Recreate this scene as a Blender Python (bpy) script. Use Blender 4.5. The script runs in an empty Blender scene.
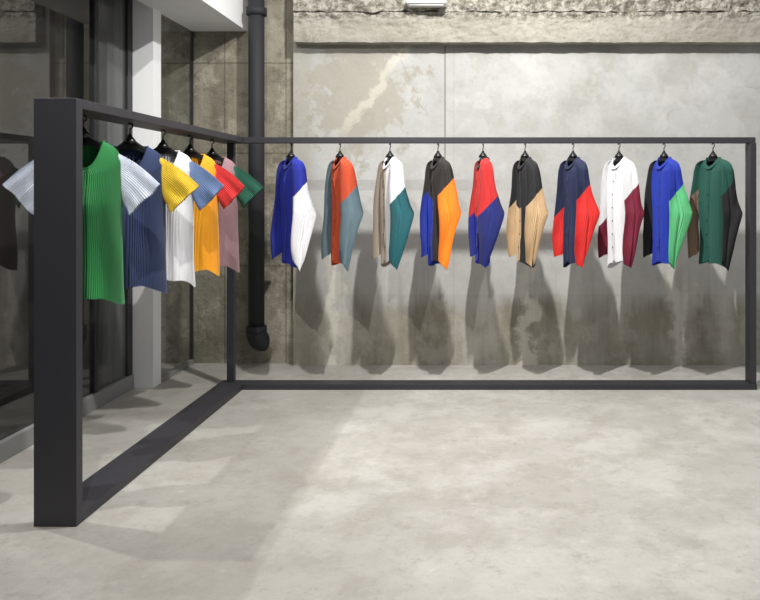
import bpy, bmesh, math, random
from mathutils import Vector, Matrix, noise
random.seed(4)
D=bpy.data
COL=bpy.context.scene.collection
F=700.0; EYE=1.362
# ---------------------------------------------------------------- helpers
def link(o):
    COL.objects.link(o); return o
def mesh_obj(name,verts,faces,mats,midx=None,smooth=False,parent=None):
    me=D.meshes.new(name); me.from_pydata([tuple(v) for v in verts],[],faces)
    for m in mats: me.materials.append(m)
    if midx:
        for p,i in zip(me.polygons,midx): p.material_index=i
    if smooth:
        for p in me.polygons: p.use_smooth=True
    me.update()
    o=link(D.objects.new(name,me))
    if parent: o.parent=parent
    return o
def box(name,x0,x1,y0,y1,z0,z1,mat,bevel=0.0,parent=None,org=None):
    c=org if org is not None else Vector(((x0+x1)/2,(y0+y1)/2,z0))
    v=[Vector((x,y,z))-c for x in(x0,x1) for y in(y0,y1) for z in(z0,z1)]
    f=[(0,1,3,2),(4,6,7,5),(0,4,5,1),(2,3,7,6),(0,2,6,4),(1,5,7,3)]
    o=mesh_obj(name,v,f,[mat])
    o.location=c
    if bevel:
        b=o.modifiers.new('b','BEVEL'); b.width=bevel; b.segments=2
    if parent:
        o.parent=parent; o.location=c-parent.location
    return o
def struct(o,label=None):
    o["kind"]="structure"
    if label:o["label"]=label
    return o
def tag(o,label,cat,group=None):
    o["label"]=label;o["category"]=cat
    if group:o["group"]=group
def tube(name,path,rad,mat,parent=None,seg=12,smooth=True,cap=True):
    vs=[];fs=[]
    n=len(path)
    rads=rad if isinstance(rad,(list,tuple)) else [rad]*n
    up=None
    for i,p in enumerate(path):
        p=Vector(p)
        t=(Vector(path[min(i+1,n-1)])-Vector(path[max(i-1,0)])).normalized()
        if up is None:
            up=Vector((0,1,0)) if abs(t.y)<.9 else Vector((1,0,0))
        a=(up-t*up.dot(t)).normalized(); b=t.cross(a); up=a
        for k in range(seg):
            an=2*math.pi*k/seg
            vs.append(p+a*math.cos(an)*rads[i]+b*math.sin(an)*rads[i])
    for i in range(n-1):
        for k in range(seg):
            k2=(k+1)%seg
            fs.append((i*seg+k,i*seg+k2,(i+1)*seg+k2,(i+1)*seg+k))
    if cap:
        fs.append(tuple(range(seg))[::-1]); fs.append(tuple((n-1)*seg+k for k in range(seg)))
    return mesh_obj(name,vs,fs,[mat],smooth=smooth,parent=parent)
# ---------------------------------------------------------------- node helper
class NT:
    def __init__(s,name,rough=.6):
        s.m=D.materials.new(name); s.m.use_nodes=True
        s.t=s.m.node_tree; s.b=s.t.nodes['Principled BSDF']; s.b.inputs['Roughness'].default_value=rough
    def n(s,ty,**kw):
        nd=s.t.nodes.new(ty)
        for k,v in kw.items(): setattr(nd,k,v)
        return nd
    def l(s,a,b): s.t.links.new(a,b)
    def val(s,sock,v):
        if isinstance(v,bpy.types.NodeSocket): s.l(v,sock)
        else: sock.default_value=v
    def math(s,op,a,b=0.0,clamp=False):
        nd=s.n('ShaderNodeMath',operation=op); nd.use_clamp=clamp
        s.val(nd.inputs[0],a); s.val(nd.inputs[1],b); return nd.outputs[0]
    def coord(s):
        c=s.n('ShaderNodeTexCoord'); return c.outputs['Object']
    def noise(s,vec,scale,detail=6,rough=.6,sc=(1,1,1),off=(0,0,0)):
        mp=s.n('ShaderNodeMapping'); mp.inputs['Scale'].default_value=sc; mp.inputs['Location'].default_value=off
        s.l(vec,mp.inputs[0])
        nd=s.n('ShaderNodeTexNoise'); nd.inputs['Scale'].default_value=scale; nd.inputs['Detail'].default_value=detail
        nd.inputs['Roughness'].default_value=rough
        s.l(mp.outputs[0],nd.inputs['Vector']); return nd.outputs['Fac']
    def cracks(s,vec,scale,w,fac_noise):
        nd=s.n('ShaderNodeTexNoise'); nd.inputs['Scale'].default_value=2.5; nd.inputs['Detail'].default_value=8; s.l(vec,nd.inputs['Vector'])
        vm=s.n('ShaderNodeVectorMath',operation='MULTIPLY_ADD'); s.l(nd.outputs['Color'],vm.inputs[0]); vm.inputs[1].default_value=(.5,.5,.5); s.l(vec,vm.inputs[2])
        v=s.n('ShaderNodeTexVoronoi',feature='DISTANCE_TO_EDGE'); v.inputs['Scale'].default_value=scale; s.l(vm.outputs[0],v.inputs['Vector'])
        return s.math('MULTIPLY',s.math('SUBTRACT',1.0,s.step(v.outputs['Distance'],w,w*.7)),s.ramp(fac_noise,[(.5,0.),(.6,1.)]))
    def ramp(s,f,stops):
        r=s.n('ShaderNodeValToRGB'); e=r.color_ramp.elements
        while len(e)<len(stops): e.new(.5)
        for el,(p,c) in zip(e,stops):
            el.position=p; el.color=(c[0],c[1],c[2],1) if isinstance(c,(tuple,list)) else (c,c,c,1)
        s.l(f,r.inputs[0]); return r.outputs[0]
    def mix(s,f,a,b,mode='MIX'):
        nd=s.n('ShaderNodeMix',data_type='RGBA',blend_type=mode)
        s.val(nd.inputs[0],f)
        for i,v in((6,a),(7,b)):
            if isinstance(v,tuple): nd.inputs[i].default_value=(v[0],v[1],v[2],1)
            else: s.l(v,nd.inputs[i])
        return nd.outputs[2]
    def sep(s,v):
        nd=s.n('ShaderNodeSeparateXYZ'); s.l(v,nd.inputs[0]); return nd.outputs
    def step(s,x,e,w):
        r=s.n('ShaderNodeMapRange'); r.interpolation_type='SMOOTHSTEP'
        s.val(r.inputs[0],x); r.inputs[1].default_value=e-w; r.inputs[2].default_value=e+w
        return r.outputs[0]
    def line(s,x,x0,w):
        d=s.math('ABSOLUTE',s.math('SUBTRACT',x,x0)); return s.math('SUBTRACT',1.0,s.step(d,w,w*.6))
    def base(s,c): s.val(s.b.inputs['Base Color'],(c[0],c[1],c[2],1) if isinstance(c,tuple) else c)
    def bump(s,h,st=.3,dist=.01):
        b=s.n('ShaderNodeBump'); b.inputs['Strength'].default_value=st; b.inputs['Distance'].default_value=dist
        s.l(h,b.inputs['Height']); s.l(b.outputs[0],s.b.inputs['Normal'])
def srgb(r,g,b):
    f=lambda c:(c/255/12.92 if c/255<=.04045 else ((c/255+.055)/1.055)**2.4)
    return (f(r),f(g),f(b))
# ---------------------------------------------------------------- materials
m=NT('wall_plaster',.95); m.b.inputs['Specular IOR Level'].default_value=.15; co=m.coord(); S=m.sep(co)
n1=m.noise(co,.9,8,.62); n2=m.noise(co,4,8,.7); n3=m.noise(co,1.6,6,.65,sc=(2.2,1,.35),off=(3,0,1)); n4=m.noise(co,30,5,.7)
n5=m.noise(co,2.0,10,.75,off=(11,3,5)); n6=m.noise(co,1.1,3,.5,off=(2,8,5)); n7=m.noise(co,1.4,9,.72,off=(5,1,9),sc=(1,1,.7))
up=m.ramp(n1,[(.3,srgb(156,156,152)),(.5,srgb(172,172,169)),(.7,srgb(186,186,184))])
up=m.mix(m.math('MULTIPLY',m.ramp(n2,[(.48,0.),(.60,1.)]),.26),up,srgb(138,135,128))
up=m.mix(m.math('MULTIPLY',m.ramp(n7,[(.53,0.),(.59,1.)]),.32),up,srgb(148,143,131))
up=m.mix(m.math('MULTIPLY',m.ramp(n5,[(.52,0.),(.57,1.)]),.18),up,srgb(202,201,197))
up=m.mix(m.math('MULTIPLY',m.cracks(co,.5,.003,n6),.3),up,srgb(116,111,100))
up=m.mix(m.math('MULTIPLY',m.math('SUBTRACT',1.0,m.step(S[2],1.5,.9)),.35),up,srgb(200,199,195))
dx=m.math('SUBTRACT',S[0],-1.0); dz=m.math('SUBTRACT',S[2],2.15)
dd=m.math('SQRT',m.math('ADD',m.math('MULTIPLY',dx,dx),m.math('MULTIPLY',dz,dz)))
st=m.math('MULTIPLY',m.math('SUBTRACT',1.0,m.step(m.math('ADD',dd,m.math('MULTIPLY',m.math('SUBTRACT',n2,.5),1.6)),.42,.08)),.6)
up=m.mix(st,up,srgb(144,137,120))
diag=m.math('ADD',m.math('SUBTRACT',S[0],m.math('MULTIPLY',S[2],.75)),m.math('MULTIPLY',m.math('SUBTRACT',n2,.5),.6))
sc=m.math('MULTIPLY',m.line(diag,-2.48,.05),m.step(S[2],1.85,.1))
up=m.mix(m.math('MULTIPLY',sc,.45),up,srgb(204,198,183))
lo=m.ramp(n3,[(.3,srgb(124,119,106)),(.46,srgb(146,142,129)),(.58,srgb(162,158,147)),(.74,srgb(184,181,172))])
lo=m.mix(m.math('MULTIPLY',m.ramp(n2,[(.44,0.),(.60,1.)]),.28),lo,srgb(108,101,85))
lo=m.mix(m.math('MULTIPLY',m.ramp(n5,[(.50,0.),(.58,1.)]),.30),lo,srgb(190,187,178))
zz=m.math('ADD',S[2],m.math('MULTIPLY',m.math('SUBTRACT',n2,.5),.30))
zz=m.math('ADD',zz,m.math('MULTIPLY',m.math('SUBTRACT',n3,.5),.5))
c=m.mix(m.math('ADD',m.math('MULTIPLY',m.step(zz,.48,.10),.8),m.math('MULTIPLY',m.step(S[2],.56,.01),.2)),lo,up)
lm=m.math('SUBTRACT',1.0,m.step(m.math('ADD',S[0],m.math('MULTIPLY',m.math('SUBTRACT',n2,.5),.25)),-1.33,.05))
c=m.mix(m.math('MULTIPLY',lm,.5),c,srgb(150,145,131))
vd=m.math('ADD',S[0],m.math('MULTIPLY',m.math('SUBTRACT',n2,.5),.5))
c=m.mix(m.math('MULTIPLY',m.math('MULTIPLY',m.line(vd,-1.18,.05),m.math('SUBTRACT',1.0,m.step(S[2],1.3,.6))),.65),c,srgb(206,201,188))
c=m.mix(m.math('MULTIPLY',m.math('MULTIPLY',m.line(vd,.36,.05),m.math('SUBTRACT',1.0,m.step(S[2],.9,.3))),.6),c,srgb(208,203,191))
c=m.mix(m.math('MULTIPLY',m.math('MULTIPLY',m.line(vd,1.55,.05),m.math('SUBTRACT',1.0,m.step(S[2],.8,.3))),.5),c,srgb(208,204,193))
dr=m.noise(co,7,4,.6,sc=(2.2,1,.12),off=(1,2,3))
c=m.mix(m.math('MULTIPLY',m.math('MULTIPLY',m.ramp(dr,[(.56,0.),(.66,1.)]),m.math('SUBTRACT',1.0,m.step(S[2],1.0,.6))),.20),c,srgb(126,118,100))
c=m.mix(m.math('MULTIPLY',m.math('MULTIPLY',m.line(S[0],-.285,.006),m.step(S[2],1.3,.4)),.6),c,srgb(90,84,72))
c=m.mix(m.math('MULTIPLY',m.line(S[0],-.215,.003),.25),c,srgb(110,104,92))
m.base(c); m.bump(m.math('ADD',m.math('MULTIPLY',n2,.7),m.math('MULTIPLY',n4,.3)),.4,.02)
M_WALL=m.m
m=NT('raw_concrete',.9); co=m.coord(); S=m.sep(co)
n1=m.noise(co,1.6,10,.72); n2=m.noise(co,6,8,.75); n3=m.noise(co,2,6,.6,sc=(3,1,.3)); n5=m.noise(co,3,10,.8,off=(5,5,5))
c=m.ramp(n1,[(.32,srgb(98,93,79)),(.5,srgb(128,122,107)),(.68,srgb(152,147,131))])
c=m.mix(m.math('MULTIPLY',m.ramp(n3,[(.45,0.),(.7,1.)]),.5),c,srgb(162,156,141))
c=m.mix(m.math('MULTIPLY',m.ramp(n2,[(.5,0.),(.62,1.)]),.5),c,srgb(80,74,60))
c=m.mix(m.math('MULTIPLY',m.ramp(n5,[(.54,0.),(.58,1.)]),.4),c,srgb(178,172,157))
for z in(.78,1.68,2.4): c=m.mix(m.math('MULTIPLY',m.line(m.math('ADD',S[2],m.math('MULTIPLY',m.math('SUBTRACT',n2,.5),.02)),z,.006),.5),c,srgb(64,58,46))
for x in(-2.05,-1.56): c=m.mix(m.math('MULTIPLY',m.line(S[0],x,.005),.5),c,srgb(64,58,46))
vh=m.n('ShaderNodeTexVoronoi'); vh.inputs['Scale'].default_value=2.2; vh.inputs['Randomness'].default_value=.15; m.l(co,vh.inputs[0])
c=m.mix(m.math('SUBTRACT',1.0,m.step(vh.outputs['Distance'],.045,.01)),c,srgb(56,50,40))
m.base(c); m.bump(n2,.7,.03); M_RAW=m.m
m=NT('beam_concrete',.9); co=m.coord(); S=m.sep(co)
n1=m.noise(co,1.5,8,.7,sc=(1,1,3)); n2=m.noise(co,16,8,.8); n3=m.noise(co,6,10,.85,sc=(1,1,2)); n4=m.noise(co,55,6,.85); n5=m.noise(co,12,12,.85,sc=(.7,1,1.6))
c=m.ramp(n1,[(.3,srgb(142,138,126)),(.5,srgb(164,160,148)),(.7,srgb(180,177,167))])
c=m.mix(m.math('MULTIPLY',m.ramp(n2,[(.50,0.),(.58,1.)]),.26),c,srgb(114,109,98))
c=m.mix(m.math('MULTIPLY',m.ramp(n5,[(.57,0.),(.59,1.)]),.4),c,srgb(92,87,76))
tp=m.step(m.math('ADD',S[2],m.math('MULTIPLY',m.math('SUBTRACT',n3,.5),.22)),2.725,.008)
rg=m.mix(m.ramp(n2,[(.44,0.),(.54,1.)]),srgb(182,178,167),srgb(108,102,90))
rg=m.mix(m.math('MULTIPLY',m.ramp(n4,[(.54,0.),(.57,1.)]),.5),rg,srgb(200,197,187))
c=m.mix(m.math('MULTIPLY',tp,.8),c,rg)
m.base(c); m.bump(m.math('ADD',n2,n4),.7,.02); M_BEAM=m.m
# floor
m=NT('polished_concrete_floor',.42); co=m.coord(); S=m.sep(co)
n1=m.noise(co,.7,8,.6); n2=m.noise(co,3.4,12,.78); n3=m.noise(co,45,4,.7); n5=m.noise(co,9,10,.82,off=(4,4,0)); n6=m.noise(co,1.8,12,.74,off=(9,1,0))
c=m.ramp(n1,[(.3,srgb(158,155,148)),(.5,srgb(170,167,160)),(.7,srgb(181,178,172))])
c=m.mix(m.math('MULTIPLY',m.ramp(n2,[(.46,0.),(.60,1.)]),.42),c,srgb(138,133,123))
c=m.mix(m.math('MULTIPLY',m.ramp(n6,[(.48,0.),(.58,1.)]),.40),c,srgb(197,195,189))
c=m.mix(m.math('MULTIPLY',m.ramp(n5,[(.56,0.),(.60,1.)]),.30),c,srgb(122,116,105))
c=m.mix(m.math('MULTIPLY',m.ramp(n5,[(.37,1.),(.41,0.)]),.34),c,srgb(203,201,195))
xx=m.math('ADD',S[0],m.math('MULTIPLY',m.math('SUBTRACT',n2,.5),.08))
c=m.mix(m.math('MULTIPLY',m.math('SUBTRACT',1.0,m.step(xx,-.80,.02)),.30),c,srgb(114,110,102))  # shadow edge painted into the floor colour, darker on the left
c=m.mix(m.math('MULTIPLY',m.ramp(n3,[(.55,0.),(.7,1.)]),.2),c,srgb(114,109,98))
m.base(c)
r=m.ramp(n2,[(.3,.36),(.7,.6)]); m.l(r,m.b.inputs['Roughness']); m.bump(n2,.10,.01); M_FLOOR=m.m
def simple(name,col,rough=.5,metal=0.,bs=40,bst=.05):
    m=NT(name,rough); co=m.coord(); n=m.noise(co,bs,4,.6)
    c=m.mix(m.math('MULTIPLY',n,.25),col,tuple(x*.8 for x in col)); m.base(c)
    m.b.inputs['Metallic'].default_value=metal; m.bump(n,bst,.002); return m.m
M_STEEL=simple('charcoal_steel',srgb(49,48,53),.5,.1)
M_PIPE=simple('dark_pipe_paint',srgb(34,35,40),.75)
M_WHITE=simple('white_paint',srgb(244,245,245),.6)
M_MULL=simple('window_metal',srgb(50,51,53),.4,.3)
M_SILL=simple('sill_metal',srgb(140,141,140),.4,.2)
M_BLACK=simple('black_plastic',srgb(20,20,22),.35)
M_HOOK=simple('dark_metal_hook',srgb(30,30,32),.3,.8)
m=NT('night_glass',.02); co=m.coord(); n=m.noise(co,1.2,5,.6,sc=(1,2,.4))
m.base(m.ramp(n,[(.35,srgb(26,27,26)),(.6,srgb(40,40,38)),(.75,srgb(60,58,54))])); m.b.inputs['IOR'].default_value=1.9
M_GLASS=m.m
m=NT('frosted_night_glass',.10); co=m.coord(); n=m.noise(co,1.2,5,.6,sc=(1,6,.3))
m.base(m.ramp(n,[(.35,srgb(60,62,62)),(.7,srgb(98,100,99))])); M_GLASS2=m.m
m=NT('clear_glass',.04); tr=m.n('ShaderNodeBsdfTransparent'); tr.inputs[0].default_value=(.86,.89,.88,1)
mx=m.n('ShaderNodeMixShader'); mx.inputs[0].default_value=.12; m.l(tr.outputs[0],mx.inputs[1]); gl=m.n('ShaderNodeBsdfGlossy'); gl.inputs['Roughness'].default_value=.03
m.l(gl.outputs[0],mx.inputs[2]); m.l(mx.outputs[0],m.t.nodes['Material Output'].inputs[0]); M_CLEAR=m.m
FAB={}
def fab(name,r,g,b):
    m=NT('fabric_'+name,.8); co=m.coord(); n=m.noise(co,60,3,.6,sc=(1,1,.1))
    col=srgb(r,g,b)
    m.base(m.mix(n,tuple(x*.85 for x in col),tuple(min(1,x*1.1) for x in col))); m.bump(n,.15,.002)
    m.b.inputs['Sheen Weight'].default_value=.1
    FAB[name]=m.m
for a in [('green',34,124,62),('paleblue',204,210,222),('denim',42,58,96),('yellow',218,184,42),('white',222,222,224),
          ('steelblue',104,128,168),('sun',236,170,28),('red',202,42,40),('mauve',160,126,130),('darkgreen',16,84,64),
          ('cobalt',20,38,150),('orange',192,74,36),('greyteal',96,117,126),('beige',160,148,132),('teal',20,94,102),
          ('black',26,26,29),('darkbrown',42,34,31),('amber',238,134,16),('purpleblue',26,36,116),('sand',196,166,126),('navy',24,34,70),
          ('scarlet',216,40,36),('maroon',122,20,50),('royal',18,46,156),('mint',94,186,126),('bottle',15,76,64),('brown',134,110,90)]:
    fab(*a)
# ---------------------------------------------------------------- room
def sbox(name,x0,x1,y0,y1,z0,z1,mat,label=None,bevel=0):
    o=box(name,x0,x1,y0,y1,z0,z1,mat,bevel,org=Vector((0,0,0))); return struct(o,label)
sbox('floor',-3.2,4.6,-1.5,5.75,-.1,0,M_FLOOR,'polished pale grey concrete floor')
sbox('wall_back',-1.485,4.6,5.54,5.75,0,3.4,M_WALL,'plastered concrete wall with brown weathered base')
sbox('wall_recess',-3.2,-1.49,5.60,5.75,0,3.4,M_RAW,'raw grey-beige concrete wall')
def rough_block(name,x0,x1,y0,y1,z0,z1,mat,amp,label,seed,rag=0,chip=3.0,grow=0):
    nx=640;nz=22
    vs=[];fs=[]
    prof=[(y1,z0),((y0+y1)/2,z0)]+[(y0,z0+(z1-z0)*k/nz) for k in range(nz+1)]+[(y1,z1)]
    P=len(prof)
    for i in range(nx+1):
        x=x0+(x1-x0)*i/nx
        for j,(y,z) in enumerate(prof):
            am=amp*(1+grow*((z-z0)/(z1-z0))**3)
            p=Vector((x*4+seed,y*4,z*6)); d=noise.fractal(p,1.0,2.0,5)
            d2=noise.fractal(Vector((x*16+seed,z*24,3)),1,2,5)
            ch=max(0,noise.fractal(Vector((x*4+seed,z*8,9)),1,2,5)-.1)
            yy=y; zz=z
            if 0<j<P-1:
                yy=y+am*d*.9+am*1.0*d2+am*chip*ch
                zz=z+(rag*noise.fractal(Vector((x*9+seed,7,1)),1,2,6) if j<=3 else 0)+am*.3*d
            vs.append((x,yy,zz))
    for i in range(nx):
        for j in range(P-1):
            a=i*P+j; fs.append((a,a+P,a+P+1,a+1))
    fs.append(tuple(range(P))); fs.append(tuple(nx*P+k for k in range(P))[::-1])
    return struct(mesh_obj(name,vs,fs,[mat]),label)
rough_block('trim_1',-1.45,4.6,5.42,5.56,2.53,2.765,M_BEAM,.004,'flat grey-beige concrete beam with chipped upper edge',1,.005,grow=4)
rough_block('trim_2',-1.45,4.6,5.415,5.56,2.770,3.2,M_BEAM,.018,'broken rough edge of concrete slab above the beam',9,.014)
sbox('ceiling',-2.31,-1.87,3.2,5.62,2.655,3.4,M_WHITE,'white painted dropped soffit')
sbox('trim_3',-2.44,-2.29,4.89,5.01,0,3.4,M_WHITE,'white painted steel column')
sbox('trim_4',-2.52,-2.42,.2,4.88,0,.10,M_SILL,'grey metal window sill',.004)
sbox('window_1',-2.50,-2.45,.2,4.41,.10,3.4,M_GLASS,'dark night-time shop window glass')
sbox('trim_5',-2.52,-2.43,4.41,4.45,.10,3.4,M_MULL,'dark metal window mullion',.004)
sbox('window_2',-2.50,-2.45,4.45,4.82,.10,3.4,M_GLASS2,'narrow greyish window pane')
sbox('trim_6',-2.52,-2.43,4.82,4.885,0,3.4,M_MULL,'dark metal window jamb',.004)
struct(mesh_obj('window_3',[(-2.31,5.01,.03),(-2.31,5.585,.03),(-2.31,5.585,2.65),(-2.31,5.01,2.65)],[(0,1,2,3)],[M_CLEAR]),'clear glass side panel beside the white column')
sbox('trim_7',-2.33,-2.29,5.01,5.58,0,.035,M_SILL,'thin metal glazing channel')
sbox('trim_8',-2.32,-2.30,5.585,5.60,.0,2.65,M_MULL,'thin dark glazing edge')
# ---------------------------------------------------------------- drain pipe
px,py=-1.745,5.44
pipe=D.objects.new('drain_pipe',None); pipe.location=(px,py,.15); link(pipe)
tag(pipe,'dark grey painted vertical drain pipe with elbow at the bottom','pipe')
path=[(0,0,3.2),(0,0,.13)]
for k in range(1,9):
    a=math.pi/2*k/8; path.append((.045*(1-math.cos(a)),.05*(1-math.cos(a)),.13-.08*math.sin(a)))
tube('pipe_shaft',path[:2],.06,M_PIPE,pipe,24)
tube('elbow',path[1:],.078,M_PIPE,pipe,24)
for zc in(.15,2.62):
    tube('pipe_collar',[(0,0,zc-.03),(0,0,zc-.028),(0,0,zc+.028),(0,0,zc+.03)],[.06,.078,.078,.06],M_PIPE,pipe,24)
box('pipe_bracket',px-.065,px+.065,py+.02,5.60,.15+.5-.012,.15+.5+.012,M_PIPE,.003,pipe)
fit=D.objects.new('light_fitting',None); fit.location=(-.415,5.32,2.79); link(fit)
tag(fit,'small white batten light fixed to the broken slab edge','light fitting')
box('housing',-.565,-.265,5.29,5.44,2.798,2.86,M_WHITE,.008,fit)
tube('diffuser',[(-.13,-.0,.006),(.13,-.0,.006)],.012,M_WHITE,fit,12)
# ---------------------------------------------------------------- rack frame
fr=D.objects.new('display_rack',None); fr.location=(-1.74,4.9,0); link(fr)
tag(fr,'large L-shaped charcoal steel open-frame clothes rack standing on concrete','clothes rack')
T=.04;H=1.75
box('post',-1.825,-1.65,2.855,2.90,0,H,M_STEEL,.002,fr)
box('base_rail',-1.825,-1.65,2.90,4.95,0,T,M_STEEL,.002,fr)
box('top_rail',-1.825,-1.65,2.90,4.95,H-T,H,M_STEEL,.002,fr)
box('post',-1.78,-1.73,4.90,4.94,T,H-T,M_STEEL,.002,fr)
box('base_rail',-1.65,1.909,4.84,4.95,0,T,M_STEEL,.002,fr)
box('top_rail',-1.65,1.909,4.865,4.935,H-T,H,M_STEEL,.002,fr)
box('post',1.868,1.909,4.85,4.95,T,H-T,M_STEEL,.002,fr)
# ---------------------------------------------------------------- garments
def loft(name,rings,colf,mats,parent=None,closed=True,cuts=()):
    n=len(rings[0]);vs=[p for r in rings for p in r];fs=[]
    for i in range(len(rings)-1):
        for k in range(n if closed else n-1):
            k2=(k+1)%n
            fs.append((i*n+k,(i+1)*n+k,(i+1)*n+k2,i*n+k2))
    o=mesh_obj(name,vs,fs,[FAB[x] for x in mats],None,parent=parent)
    if len(mats)>1:
        bm=bmesh.new(); bm.from_mesh(o.data)
        for(cc,no) in cuts:
            bmesh.ops.bisect_plane(bm,geom=bm.verts[:]+bm.edges[:]+bm.faces[:],dist=1e-5,plane_co=cc,plane_no=no)
        for f in bm.faces: f.material_index=mats.index(colf(f.calc_center_median()))
        bm.to_mesh(o.data); bm.free()
    return o
def interp(tab,t):
    for (a,*va),(b,*vb) in zip(tab,tab[1:]):
        if t<=b:
            w=(t-a)/(b-a) if b>a else 0; w=max(0,min(1,w)); return [p+(q-p)*w for p,q in zip(va,vb)]
    return list(tab[-1][1:])
def sinterp(tab,t,w=.02):
    ks=[-1,-.6,-.3,0,.3,.6,1]; acc=None; tot=0
    ww=min(w,max(.004,t*.8))
    for k in ks:
        v=interp(tab,min(max(t+k*ww,0),tab[-1][0])); g=1-abs(k)*.7; tot+=g
        acc=[g*x for x in v] if acc is None else [a+g*x for a,x in zip(acc,v)]
    return [a/tot for a in acc]
def torso_rings(tab,L,N,amp,front_drop,M=40,seed=0,ragged=.006,slope=.03,wob=.014,fdl=.12,fexp=2.4,tilt=0):
    rings=[]
    for i in range(M+1):
        s=L*(i/M)**1.25
        a,b=interp(tab,s)
        r=[]
        for k in range(N):
            t=2*math.pi*k/N
            cx,cy=math.cos(t),math.sin(t)
            x=a*math.copysign(abs(cx)**.75,cx); y=b*math.copysign(abs(cy)**.9,cy)
            g=min(1,s/.06)
            rip=(amp*g)*(1 if k%2 else -1)
            nz=noise.noise(Vector((x*11+seed,y*14,s*2.6)))*wob*min(1,s/.25)
            y+=math.copysign(1,cy)*rip+ (nz)
            x*=1+.03*noise.noise(Vector((seed,s*5,cx)))
            fd=max(0,-cy)**fexp*max(0,1-(s/fdl))
            z=-s-front_drop*fd-(ragged*(k%2)+.018*noise.noise(Vector((x*14,seed,2)))+tilt*cx)*(s/L)**4
            z-= slope*(abs(cx)**3)*min(1,s/.05)
            r.append(Vector((x,y,z)))
        rings.append(r)
    return rings
def make_hanger(w,org,yaw,label,group,top,big=1.0):
    h=D.objects.new('clothes_hanger',None); h.location=org; h.rotation_euler=(0,0,yaw); link(h)
    tag(h,label,'hanger',group)
    vs=[];fs=[];n=16
    for j in range(n+1):
        x=-w+2*w*j/n
        u=abs(x)/w; z=-.004-.060*u**1.3; hh=(.010+.004*(1-u)+ (.012*(1-u)**4))*big; dd=.009+.006*u
        for(yy,zz)in((-dd,-hh),(dd,-hh),(dd,hh*.6),(0,hh),(-dd,hh*.6)): vs.append((x,yy+.008*u,z+zz))
    for i in range(n):
        for k in range(5):
            k2=(k+1)%5; fs.append((i*5+k,i*5+k2,(i+1)*5+k2,(i+1)*5+k))
    fs.append((4,3,2,1,0)); fs.append(tuple(n*5+k for k in range(5)))
    mesh_obj('hanger_body',vs,fs,[M_BLACK],smooth=False,parent=h)
    tube('hanger_neck',[(0,0,-.005),(0,0,.012),(0,0,.028),(0,0,.042)],[.034,.026,.013,.006],M_BLACK,h,12)
    ht=top-org[2]-.0035
    R=.013
    path=[(0,0,.035),(0,0,ht-2*R-.006)]
    for k in range(0,11):
        a=-math.pi*.5+ (math.pi*1.35)*k/10
        path.append((R*math.cos(a),0,ht-R+R*math.sin(a)))
    tube('hook',path,.0034,M_HOOK,h,8)
    return h
def tee(cx,cy,body,sleeve,yaw,label,top=1.592,L=.69,W=.166,seed=0):
    sh=D.objects.new('t_shirt',None); sh.location=(cx,cy,top); sh.rotation_euler=(0,0,yaw); link(sh)
    tag(sh,label,'t-shirt','pleated short-sleeve tops on the rack')
    tab=[(0,.084,.036),(.004,.098,.038),(.016,.132,.041),(.045,W*.98,.045),(.13,W,.050),(.30,W*.95,.054),(L*.75,W*.98,.056),(L,W*1.02,.060)]
    rings=torso_rings(tab,L,264,.0022,.125,seed=seed,M=46,fdl=.34,wob=.034,slope=.040,fexp=1.6,tilt=.012*math.sin(seed))
    loft('torso',rings,lambda c:body,[body],sh)
    nb=[]
    for (o,dz) in((0,0),(.003,.004),(.001,.009),(-.005,.004)):
        r=[]
        for k in range(0,264,4):
            p=rings[0][k]; d=Vector((p.x,p.y,0)).normalized()
            r.append(Vector((p.x,p.y,p.z))+d*o+Vector((0,0,dz-.004)))
        nb.append(r)
    nb.append(nb[0]); loft('neckband',nb,lambda c:body,[body],sh)
    for sgn in(-1,1):
        TI=Vector((.138,0,-.050)); BI=Vector((.148,0,-.238)); TO=Vector((.318,0,-.190)); BO=Vector((.190,0,-.328))
        R=[];M=18;N=128
        ax=((TO+BO)-(TI+BI)).normalized()
        for i in range(M+1):
            u=i/M; a_=TI+(TO-TI)*u+Vector((0,0,.014*math.sin(math.pi*u))); b_=BI+(BO-BI)*u
            c=(a_+b_)/2; hv=(a_-b_)/2; th=.022-.005*u
            r=[]
            for k in range(N):
                t=2*math.pi*k/N; ca,sa=math.cos(t),math.sin(t)
                w_=math.copysign(abs(ca)**.9,ca)
                p=c+hv*w_+Vector((0,1,0))*(th*math.copysign(abs(sa)**.8,sa)+math.copysign(1,sa)*.0017*(1 if k%2 else -1)*min(1,u*5))
                p+=ax*(.003*(k%2)*u+.006*u*noise.noise(Vector((w_*1.3,seed*2+sgn,4))))
                p.y+=.026*u*noise.noise(Vector((w_*1.8+seed,seed+sgn*3,u*1.5)))
                if sgn<0: p.x=-p.x
                r.append(p)
            R.append(r)
        loft('sleeve',R,lambda c:sleeve,[sleeve],sh)
    make_hanger(.104,(cx,cy,top+.020),yaw,'black clothes hanger carrying a pleated top','hangers on the rack',H-T,1.3)
    return sh
XC=-1.7375
tees=[(90,-.03,'green','paleblue',.22,'green pleated top with pale blue-white short sleeves'),
      (130,0,'denim','yellow',.18,'denim-blue pleated top with yellow short sleeves'),
      (163,0,'white','steelblue',.16,'white pleated top with slate-blue short sleeves'),
      (190,0,'sun','red',.14,'bright yellow pleated top with red short sleeves'),
      (212,0,'mauve','darkgreen',.12,'dusty mauve pleated top with dark green short sleeves')]
for i,(p,dx,b,s,yw,lab) in enumerate(tees):
    sc_=(481-p)/1.7375; y=F/sc_
    tee(XC+dx,y,b,s,yw,lab,seed=i*3.7)
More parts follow.
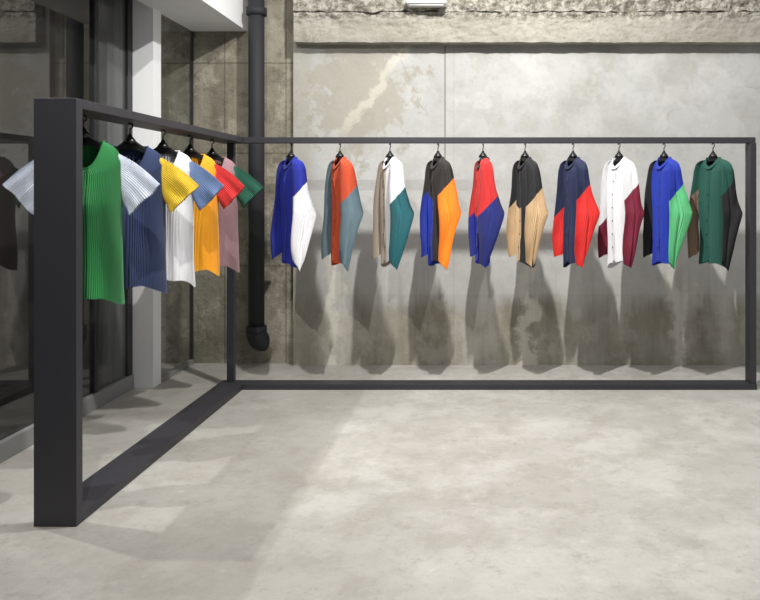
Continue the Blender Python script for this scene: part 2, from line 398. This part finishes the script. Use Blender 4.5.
def shirt(pxc,yaw,spec,label,seed,top=1.605,L=.722,wf=.82,tz=-.24,sz=-.20,lw=1.0,lsz=None):
    cy=4.90; cx=(pxc-481)/F*cy
    sh=D.objects.new('long_sleeve_shirt',None); sh.location=(cx,cy,top); sh.rotation_euler=(0,0,yaw); link(sh)
    tag(sh,label,'shirt','pleated long-sleeve shirts on the rack')
    W=.150*wf
    tl,tr,bl,br,lu,ll,ru,rl,colr=spec
    def tc(c):
        if c.z>tz-.5*c.x: return tl if c.x<0 else tr
        return bl if c.x<0 else br
    mats=list(dict.fromkeys([tl,tr,bl,br]))
    tab=[(0,.060,.032),(.005,.082,.034),(.016,.120*wf,.035),(.04,W*.95,.036),(.13,W,.037),(.30,W*.93,.038),(L*.75,W*.90,.040),(L,W*.93,.042)]
    rings=torso_rings(tab,L,130,.0026,.066,seed=seed,M=34,wob=.022,slope=.024,fexp=1.6,fdl=.16,tilt=.018*math.sin(seed*2.1)-.012)
    loft('torso',rings,tc,mats,sh,cuts=[((0,0,tz),(.5,0,1)),((0,0,0),(1,0,0))])
    cr=[]
    for(o,dz)in((.0,-.012),(.001,.006),(.007,.008),(.016,-.014)):
        r=[]
        for k in range(0,96,2):
            t=2*math.pi*k/96
            f=max(0,-math.sin(t))
            p=Vector(((.054+o)*math.cos(t),(.032+o)*math.sin(t),dz-.064*f**1.6))
            r.append(p)
        cr.append(r)
    loft('collar',cr,lambda c:colr,[colr],sh)
    def front(z):
        best=min(((abs(p.z-z)+abs(p.x)*2,p) for r in rings for p in r if p.y<0.01 and abs(p.x)<.02),key=lambda q:q[0])[1]
        return best.y-.005
    vs=[];fs=[]
    zs=[-.07-(L-.08)*k/14 for k in range(15)]
    for z in zs:
        y=front(z)
        vs+= [Vector((-.011,y+.005,z)),Vector((-.010,y-.002,z)),Vector((.010,y-.002,z)),Vector((.011,y+.005,z))]
    for i in range(14):
        for k in range(3): fs.append((i*4+k,(i+1)*4+k,(i+1)*4+k+1,i*4+k+1))
    mesh_obj('placket',vs,fs,[FAB[tl],FAB[bl]],[0 if zs[f//3]>tz+.02 else 1 for f in range(len(fs))],parent=sh)
    for k in range(2,14,2):
        z=zs[k]; y=vs[k*4+1].y
        tube('button',[(0,y+.001,z),(0,y-.002,z),(0,y-.003,z)],[.005,.005,.003],M_BLACK,sh,8)
    for sgn in(-1,1):
        tabR=[(0,.092,-.026,.026,.014),(.02,.128,-.040,.042,.016),(.07,.146,-.048,.052,.016),(.2,.156,-.052,.072,.014),(.30,.164,-.055,.096,.012),(.365,.172,-.057,.118,.011),(.385,.171,-.057,.114,.011),(.52,.163,-.058,.070,.010),(.64,.155,-.056,.032,.009),(.72,.150,-.050,.004,.008)]
        tabL=[(0,.092,-.026,.026,.014),(.02,.128,-.040,.038,.016),(.07,.146,-.046,.042,.016),(.2,.156,-.056,.044,.014),(.38,.170,-.074,.036,.011),(.52,.174,-.082,.026,.010),(.66,.164,-.076,.006,.009),(.72,.156,-.066,-.012,.008)]
        tabS=tabR if sgn>0 else tabL
        R=[];M=44;N=84
        for i in range(M+1):
            s=.72*i/M*(1 if sgn>0 else .93)
            x,yf,yb,hx=sinterp(tabS,s,.005); x*=wf*(lw if sgn<0 else 1)
            yb+=.009*math.sin(seed*3+s*9)*min(1,s/.2); yf-=.006*math.sin(seed+s*12)*min(1,s/.2)
            yc=(yf+yb)/2; hy=(yb-yf)/2
            r=[]
            for k in range(N):
                t=2*math.pi*k/N;ca,sa=math.cos(t),math.sin(t)
                rip=.0026*(1 if k%2 else -1)*min(1,s/.06)
                xx=x+hx*sa+math.copysign(1,sa)*rip
                yy=yc+hy*math.copysign(abs(ca)**.8,ca)
                q=(s/.72)**4
                z=-.014-s-.006*(k%2)*q+(.030+.014*math.sin(seed*1.3))*ca*q*(-1 if sgn>0 else 1)-.010*noise.noise(Vector((yy*22,seed*3,sgn)))*q
                xx+=(.016*noise.noise(Vector((yy*13+s*2.5,seed+sgn,s*3.5))))*min(1,s/.25)
                fold=yy-(-.01+.02*math.sin(seed))-.10*(.37-abs(s-.37))
                xx-=.012*math.exp(-(fold/.010)**2)*min(1,s/.3)
                r.append(Vector((xx*sgn,yy,z)))
            R.append(r)
        c0=sum(R[0],Vector())/N
        R=[[c0+(p-c0)*.05+Vector((0,0,.004)) for p in R[0]]]+R
        U,Lw=(lu,ll) if sgn<0 else (ru,rl)
        zc=sz if (sgn>0 or lsz is None) else lsz
        def sc2(c,U=U,Lw=Lw,zc=zc): return U if c.z>zc+1.0*c.y else Lw
        loft('sleeve',R,sc2,list(dict.fromkeys([U,Lw])),sh,cuts=[((0,0,zc),(0,-1.0,1))])
    make_hanger(.098*wf,(cx,cy,top+.010),yaw,'black clothes hanger carrying a pleated shirt','hangers on the rack',H-T)
R_=math.radians
S_=[(291,-R_(52),('cobalt','cobalt','cobalt','cobalt','cobalt','cobalt','cobalt','white','cobalt'),'cobalt blue pleated shirt with white lower sleeve',dict(sz=-.22,wf=.92)),
 (340,-R_(56),('orange','orange','orange','orange','greyteal','greyteal','orange','greyteal','orange'),'burnt orange pleated shirt with grey-teal sleeves',dict(sz=-.26)),
 (390,-R_(60),('beige','white','beige','white','beige','beige','white','teal','white'),'beige and white pleated shirt with teal lower sleeve',dict(sz=-.26,wf=.80)),
 (438,-R_(62),('darkbrown','darkbrown','royal','darkbrown','darkbrown','royal','darkbrown','amber','darkbrown'),'dark brown and blue pleated shirt with amber orange sleeve',dict(tz=-.30,wf=.80)),
 (483,-R_(78),('red','red','cobalt','cobalt','red','cobalt','red','purpleblue','black'),'red, black and blue colour-block pleated shirt',dict(tz=-.42,sz=-.34,wf=.72)),
 (525,-R_(68),('black','black','sand','black','black','sand','black','sand','black'),'black and sand pleated shirt with sand lower sleeve',dict(sz=-.28,tz=-.36,wf=.76)),
 (573,-R_(66),('navy','navy','navy','navy','navy','scarlet','navy','scarlet','navy'),'navy pleated shirt with bright red lower sleeves',dict(sz=-.24,wf=.8,lsz=-.34)),
 (619,-R_(64),('white','white','white','white','white','maroon','white','maroon','white'),'white pleated shirt with maroon lower sleeves',dict(sz=-.24,wf=.8,lsz=-.40)),
 (664,-R_(67),('royal','royal','royal','royal','black','black','royal','mint','royal'),'royal blue pleated shirt with black and mint green sleeves',dict(sz=-.24,wf=.8)),
 (713,-R_(64),('bottle','bottle','bottle','bottle','bottle','brown','bottle','black','bottle'),'bottle green pleated shirt with brown and black sleeves',dict(wf=.9,lw=1.05,sz=-.20))]
for i,(p,yw,sp,lab,kw) in enumerate(S_):
    shirt(p,yw,sp,lab,i*5.3+1,**kw)
# ---------------------------------------------------------------- lights
def aim(o,loc,tgt):
    o.location=loc; o.rotation_euler=(Vector(tgt)-Vector(loc)).to_track_quat('-Z','Y').to_euler()
def spot(loc,tgt,e,ang,col=(1,.985,.96),r=.035,bl=.6):
    l=D.lights.new('spot','SPOT'); l.energy=e; l.spot_size=math.radians(ang); l.spot_blend=bl; l.shadow_soft_size=r; l.color=col
    o=link(D.objects.new('ceiling_or_fill_spot',l)); aim(o,loc,tgt); return o
def area(name,loc,tgt,e,sx,sy,col=(1,.985,.96)):
    a=D.lights.new(name,'AREA'); a.shape='RECTANGLE'; a.size=sx; a.size_y=sy; a.energy=e; a.color=col
    o=link(D.objects.new(name,a)); aim(o,loc,tgt); return o
area('track_light',(.02,3.22,3.7),(.9,5.4,.6),150,.03,.12)
spot((-2.25,3.05,3.05),(-1.0,3.3,.0),140,130,r=.012)
spot((-1.0,1.4,3.4),(-1.9,4.2,1.2),220,75,r=.015)  # unseen spot, aimed to brighten the white column and left garments
spot((1.1,1.7,3.6),(1.1,2.3,0),105,100,r=.25)  # unseen soft spot, added to brighten the near floor
area('overhead_fill',(.8,3.3,3.9),(.8,3.4,0),55,5,1.4)  # unseen broad panel, added as general fill from above
w=D.worlds.new('w'); bpy.context.scene.world=w; w.use_nodes=True
w.node_tree.nodes['Background'].inputs[0].default_value=(.97,.98,1,1); w.node_tree.nodes['Background'].inputs[1].default_value=.32
# ---------------------------------------------------------------- camera
c=D.cameras.new('cam'); c.sensor_width=36; c.lens=F/760*36; c.shift_x=-101/760; c.shift_y=-107/760; c.clip_start=.05
co_=link(D.objects.new('camera',c)); co_.location=(0,0,EYE); co_.rotation_euler=(math.pi/2,0,0)
bpy.context.scene.camera=co_
bpy.context.scene.view_settings.view_transform='Standard'
